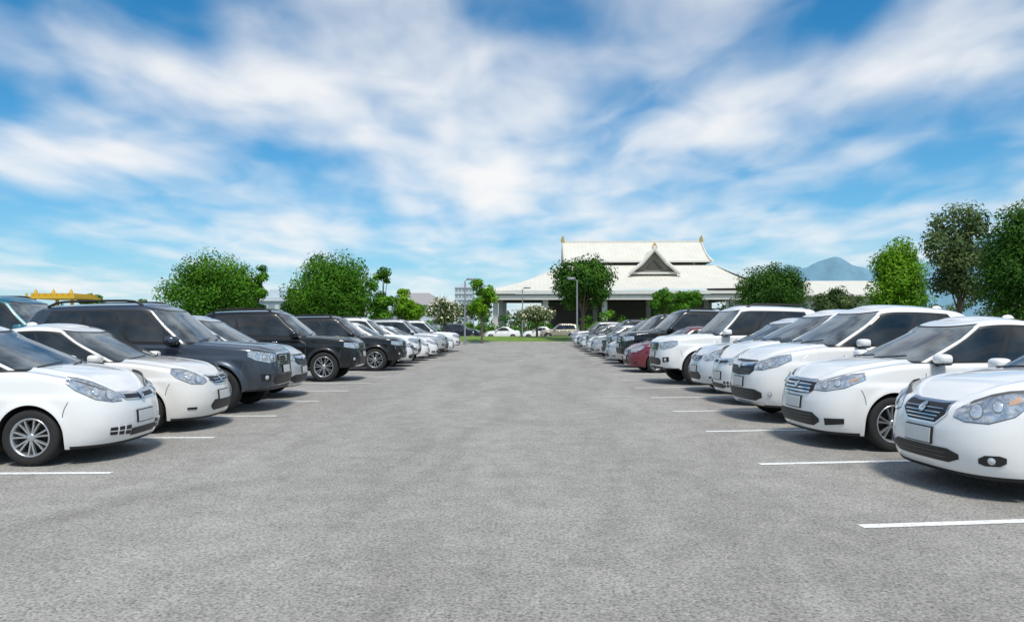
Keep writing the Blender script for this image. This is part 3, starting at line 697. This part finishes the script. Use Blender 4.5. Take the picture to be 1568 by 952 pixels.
ROOF = roofmat(); WALL = simple('white_plaster', (0.62, 0.60, 0.55), 0.8, var=0.06, nscale=1); GLD = simple('gilded_trim', (0.5, 0.34, 0.10), 0.4, 0.3)
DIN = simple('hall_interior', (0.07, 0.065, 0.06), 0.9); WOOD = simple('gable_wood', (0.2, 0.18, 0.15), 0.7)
mb = MB()
def slope(pts0, pts1, n=8, sag=0.25, mat=0):
    A = np.array(pts0, float); B = np.array(pts1, float); t = np.linspace(0, 1, n)[:, None, None]
    P = A[None]*(1-t)+B[None]*t; P[..., 2] -= sag*np.sin(np.linspace(0, pi, n))[:, None]
    mb.grid(P, mat, True)
slope([(4.6, 119, 15.1), (26.6, 119, 15.1)], [(4.4, 112.5, 11.5), (27.2, 112.5, 11.5)], sag=0.35)
slope([(4.6, 119, 15.1), (26.6, 119, 15.1)], [(4.4, 125.5, 11.5), (27.2, 125.5, 11.5)], sag=0.35)
mb.box(4.4, 27.2, 112.46, 112.6, 11.28, 11.52, 1)
mb.box(4.5, 26.7, 118.85, 119.15, 15.02, 15.3, 1)
for x in (4.5, 26.7):
    mb.add([(x, 112.9, 11.2), (x, 125.1, 11.2), (x, 119, 14.9)], [(0, 1, 2)], 1)
    mb.tube([(x, 112.3, 11.5), (x, 115.8, 13.0), (x, 119, 15.15), (x, 122.2, 13.0), (x, 125.7, 11.5)], 0.14, 1, 6)
    mb.tube([(x, 119, 15.1), (x, 118.9, 15.6), (x, 118.7, 16.1)], [0.36, 0.28, 0.08], 2, 6)
slope([(4.4, 112.9, 10.9), (27.2, 112.9, 10.9)], [(-7.2, 101, 6.4), (33.0, 101, 6.8)], n=12, sag=0.5)
slope([(4.4, 126, 10.9), (4.4, 112.9, 10.9)], [(-7.2, 137, 6.4), (-7.2, 101, 6.4)], n=12, sag=0.5)
slope([(27.2, 126, 10.9), (27.2, 112.9, 10.9)], [(33.0, 137, 6.8), (33.0, 101, 6.8)], n=12, sag=0.2)
mb.box(-7.2, 33.0, 100.96, 101.2, 6.0, 6.42, 1); mb.box(-7.2, -6.95, 101.2, 137, 6.0, 6.38, 1); mb.box(32.7, 33.0, 101.2, 137, 6.2, 6.7, 1)
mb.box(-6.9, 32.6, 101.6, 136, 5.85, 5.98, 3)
cx = 17.5; fy = 108.2
slope([(cx, fy, 13.0), (cx, fy+7, 13.0)], [(cx-3.5, fy, 9.4), (cx-3.5, fy+7, 9.4)], sag=0.4)
slope([(cx, fy, 13.0), (cx, fy+7, 13.0)], [(cx+3.5, fy, 9.4), (cx+3.5, fy+7, 9.4)], sag=0.4)
mb.add([(cx-2.9, fy+.6, 9.3), (cx+2.9, fy+.6, 9.3), (cx, fy+.6, 12.5)], [(0, 1, 2)], 4)
mb.add([(cx-1.3, fy+.5, 9.95), (cx+1.3, fy+.5, 9.95), (cx, fy+.5, 11.3)], [(0, 1, 2)], 3)
for s_ in (-1, 1):
    mb.tube([(cx+s_*3.7, fy-.1, 9.25), (cx+s_*1.8, fy-.1, 10.8), (cx-s_*0.25, fy-.1, 13.15)], 0.30, 1, 6)
    mb.tube([(cx-s_*0.25, fy-.1, 13.15), (cx-s_*0.15, fy-.1, 13.4), (cx, fy-.1, 13.8)], [0.2, .14, .05], 2, 6)
mb.box(cx-3.2, cx+3.2, fy+.15, fy+.45, 9.2, 9.5, 1)
mb.box(-6.8, 32.4, 101.3, 101.5, 5.2, 5.84, 1)
for x in (-5.5, 1.5, 9.7, 18.2, 27.4, 31.5):
    for y in (103, 119, 134):
        mb.box(x-0.35, x+0.35, y-0.35, y+0.35, 0.3, 5.86, 1); mb.box(x-0.5, x+0.5, y-0.5, y+0.5, 0.02, 0.7, 1)
mb.box(-6, 32, 102, 136, 0.01, 0.3, 1); mb.box(2, 30, 128, 128.3, 0.3, 5.85, 4)
put('temple_hall', mb.mesh('temple_hall', [ROOF, WALL, GLD, DIN, WOOD]))
mb = MB()
slope([(36, 132, 9.6), (60, 132, 9.6)], [(36, 118, 6.6), (60, 118, 6.6)], sag=0.1); slope([(36, 132, 9.6), (60, 132, 9.6)], [(36, 146, 6.6), (60, 146, 6.6)], sag=0.1)
mb.box(37, 59, 120, 144, 0, 6.6, 1); mb.box(36, 60, 117.9, 118.1, 6.3, 6.6, 1)
for x in np.arange(38.5, 58, 3.2): mb.box(x, x+1.6, 119.95, 119.99, 1.2, 4.2, 3)
put('side_pavilion', mb.mesh('side_pavilion', [ROOF, WALL, GLD, DIN, WOOD]))

GRYR = simple('grey_roof', (0.30, 0.29, 0.29), 0.8)
WIN = simple('window_glass', (0.25, 0.30, 0.34), 0.15)
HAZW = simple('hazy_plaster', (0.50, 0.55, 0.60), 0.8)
def block(name, x, y, w, d, h, floors, bays, roof=0):
    mb = MB(); mb.box(0, w, 0, d, 0, h, 0)
    fh = h/floors; bw = w/bays
    for f in range(floors):
        for b in range(bays):
            mb.box(b*bw+bw*0.2, b*bw+bw*0.8, -0.05, 0.02, f*fh+fh*0.35, f*fh+fh*0.8, 1)
        mb.box(-0.1, w+0.1, -0.35, -0.06, f*fh+fh*0.95, f*fh+fh*1.0, 0)
    if roof:
        mb.add([(-1, -1, h+.02), (w+1, -1, h+.02), (w+1, d+1, h+.02), (-1, d+1, h+.02), (w*0.3, d/2, h+roof), (w*0.7, d/2, h+roof)], [(0, 1, 5, 4), (1, 2, 5), (2, 3, 4, 5), (3, 0, 4), (0, 3, 2, 1)], 2)
    else:
        mb.box(w*0.3, w*0.6, d*0.3, d*0.6, h, h+2, 0); mb.box(-.15, w+.15, -.15, d+.15, h+0.01, h+0.5, 0)
    put(name, mb.mesh(name, [HAZW, WIN, GRYR]), (x, y, 0))
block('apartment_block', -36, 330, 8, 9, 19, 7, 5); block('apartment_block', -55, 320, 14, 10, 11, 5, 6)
block('house', -23.5, 120, 8, 8, 5.0, 2, 4, 2.2); block('white_building', -50, 130, 6, 8, 6.2, 2, 3)
YEL = simple('yellow_paint', (0.62, 0.40, 0.03), 0.5)
mb = MB()
for x in (0, 3.3):
    for y in (0, 3): mb.box(x-.1, x+.1, y-.1, y+.1, 0, 3.9, 0)
mb.box(-.5, 3.8, -.5, 3.5, 3.9, 4.1, 0); mb.box(-.2, 3.5, -.2, 3.2, 4.1, 4.35, 0)
for x in np.linspace(-.4, 3.7, 9): mb.box(x-.08, x+.08, -.5, -.4, 4.1, 4.35, 0)
for x in (0.1, 1.65, 3.2): mb.tube([(x, 0, 4.35), (x, 0, 4.55), (x, 0, 4.75)], [0.16, 0.12, 0.02], 0, 6)
put('yellow_pavilion', mb.mesh('yellow_pavilion', [YEL]), (-43.0, 62, 0.0), 0)

POLE = simple('galvanised_pole', (0.30, 0.31, 0.32), 0.5, 0.4)
def lamp(x, y, h, dr):
    mb = MB()
    mb.tube([(0, 0, 0), (0, 0, 0.35)], 0.13, 0, 10); mb.tube([(0, 0, 0.3), (0, 0, h*0.5), (0, 0, h-0.15)], [0.085, 0.07, 0.055], 0, 10)
    mb.tube([(0, 0, h-0.2), (dr*0.15, 0, h-0.05), (dr*0.4, 0, h)], 0.03, 0, 8)
    mb.ellipsoid((dr*0.5, 0, h+0.02), (0.38, 0.17, 0.085), 0, 14, 8, 0.6); mb.box(min(dr*0.25, dr*0.75), max(dr*0.25, dr*0.75), -0.1, 0.1, h-0.085, h-0.05, 1)
    put('street_lamp', mb.mesh('street_lamp', [POLE, PROJ]), (x, y, 0))
lamp(-5.9, 62, 5.5, 1); lamp(3.6, 63, 5.6, -1); lamp(-1.35, 80, 5.7, 1)

mb = MB()
xs_ = np.linspace(700, 3400, 120)
def hz(x): return 225*(1/(1+math.exp(-(x-900)/45)))+55*math.exp(-((x-1230)/130)**2)+24*math.exp(-((x-1060)/60)**2)+170*math.exp(-((x-1990)/300)**2)+7*sin(x*0.021)+4*sin(x*0.061)
Ph = np.array([[(x, 3000+90*t, hz(x)*t*(1+0.02*sin(x*0.03+t*9))) for t in np.linspace(0, 1, 8)] for x in xs_]); mb.grid(Ph, 0)
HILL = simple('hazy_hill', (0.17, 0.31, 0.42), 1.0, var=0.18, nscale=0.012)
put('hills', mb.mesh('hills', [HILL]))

# ---------------------------------------------------------------- sky & light
SUN_EL, SUN_AZ = 60, 165
wd = bpy.data.worlds.new('World'); scene.world = wd; wd.use_nodes = True; nt = wd.node_tree
for n in list(nt.nodes): nt.nodes.remove(n)
out = N(nt, 'ShaderNodeOutputWorld'); bg = N(nt, 'ShaderNodeBackground'); bg.inputs[1].default_value = 0.1; nt.links.new(bg.outputs[0], out.inputs[0])
sky = N(nt, 'ShaderNodeTexSky'); sky.sky_type = 'NISHITA'; sky.sun_disc = False; sky.sun_elevation = radians(SUN_EL); sky.sun_rotation = radians(SUN_AZ)
sky.dust_density = 0.6; sky.ozone_density = 1.5
tint = N(nt, 'ShaderNodeMixRGB', blend_type='MULTIPLY'); tint.inputs[0].default_value = 1; tint.inputs[2].default_value = (0.12, 0.93, 1.32, 1); nt.links.new(sky.outputs[0], tint.inputs[1])
tc = N(nt, 'ShaderNodeTexCoord'); sp = N(nt, 'ShaderNodeSeparateXYZ'); nt.links.new(tc.outputs['Generated'], sp.inputs[0])
def M(op, a, b=None, clamp=False):
    n = N(nt, 'ShaderNodeMath', operation=op); n.use_clamp = clamp
    for i, q in enumerate((a, b)):
        if q is None: continue
        if isinstance(q, (int, float)): n.inputs[i].default_value = q
        else: nt.links.new(q, n.inputs[i])
    return n.outputs[0]
zc_ = M('MAXIMUM', sp.outputs[2], 0.0); den = M('ADD', zc_, 0.14)
u = M('DIVIDE', sp.outputs[0], den); v = M('DIVIDE', sp.outputs[1], den)
cb = N(nt, 'ShaderNodeCombineXYZ'); nt.links.new(u, cb.inputs[0]); nt.links.new(v, cb.inputs[1])
mp = N(nt, 'ShaderNodeMapping'); nt.links.new(cb.outputs[0], mp.inputs[0]); mp.inputs['Rotation'].default_value = (0, 0, radians(8)); mp.inputs['Scale'].default_value = (1.5, 1.0, 1)
mp.inputs['Location'].default_value = (5.3, 2.9, 0)
c1 = noise(nt, 1.2, 4, 0.42, mp.outputs[0], 0.35); c2 = noise(nt, 3.2, 4, 0.42, mp.outputs[0], 0.4)
az = M('ARCTAN2', sp.outputs[0], sp.outputs[1]); el = M('ARCSINE', sp.outputs[2])
acc = M('ADD', M('MULTIPLY', c1.outputs['Fac'], 1.35), M('MULTIPLY', c2.outputs['Fac'], 0.7))
blobs = [(11.6, 22, 9, 5, .26), (-13, 16, 8, 3, .22), (-6, 11.5, 7, 2.5, .20), (5, 11, 8, 3, .18), (-33, 11.5, 8, 1.8, .26), (-30, 18, 9, 1.3, .12), (29, 17.5, 7, 2, .16), (34, 13, 4, 2, .12), (0, 19, 5, 2.5, .06), (-20, 17.5, 5, 1.5, .06),
         (-37, 8, 9, 2.2, -.28), (-36, 15.5, 7, 1.8, -.24), (-30, 23, 14, 3, -.24), (-20, 12.8, 5, 1.6, -.14), (15, 12.5, 6, 2.2, -.26), (23, 22, 4, 3, -.28), (33, 22, 5, 3, -.14), (25, 14, 5, 1.5, -.13), (28, 9, 10, 2.2, -.16), (-3, 22.5, 4, 2, -.10), (-19, 20.5, 6, 1.6, -.12)]
for (a0, e0, sa, se, am) in blobs:
    da = M('DIVIDE', M('SUBTRACT', az, radians(a0)), radians(sa)); de = M('DIVIDE', M('SUBTRACT', el, radians(e0)), radians(se))
    g = M('EXPONENT', M('MULTIPLY', M('ADD', M('MULTIPLY', da, da), M('MULTIPLY', de, de)), -1.0))
    acc = M('ADD', acc, M('MULTIPLY', g, am))
mr = N(nt, 'ShaderNodeMapRange'); mr.interpolation_type = 'SMOOTHSTEP'; mr.inputs[1].default_value = 0.66; mr.inputs[2].default_value = 1.56
nt.links.new(acc, mr.inputs[0])
hz_ = M('EXPONENT', M('MULTIPLY', zc_, -9.5)); hz2 = M('MULTIPLY', hz_, 0.95)
hzm = N(nt, 'ShaderNodeMixRGB'); nt.links.new(hz2, hzm.inputs[0]); nt.links.new(tint.outputs[0], hzm.inputs[1]); hzm.inputs[2].default_value = (6.4, 8.0, 8.9, 1)
mx = N(nt, 'ShaderNodeMixRGB'); nt.links.new(mr.outputs[0], mx.inputs[0]); nt.links.new(hzm.outputs[0], mx.inputs[1]); mx.inputs[2].default_value = (9.3, 9.4, 9.5, 1)
nt.links.new(mx.outputs[0], bg.inputs[0])
sl = bpy.data.lights.new('sun', 'SUN'); sl.energy = 3.7; sl.angle = radians(12); sl.color = (1, 0.94, 0.85)
so = bpy.data.objects.new('sun', sl); COL.objects.link(so)
az_ = radians(SUN_AZ); e_ = radians(SUN_EL)
sd = Vector((sin(az_)*cos(e_), cos(az_)*cos(e_), sin(e_)))
so.rotation_euler = sd.to_track_quat('Z', 'Y').to_euler()
scene.view_settings.view_transform = 'Standard'; scene.view_settings.look = 'None'; scene.view_settings.exposure = 0
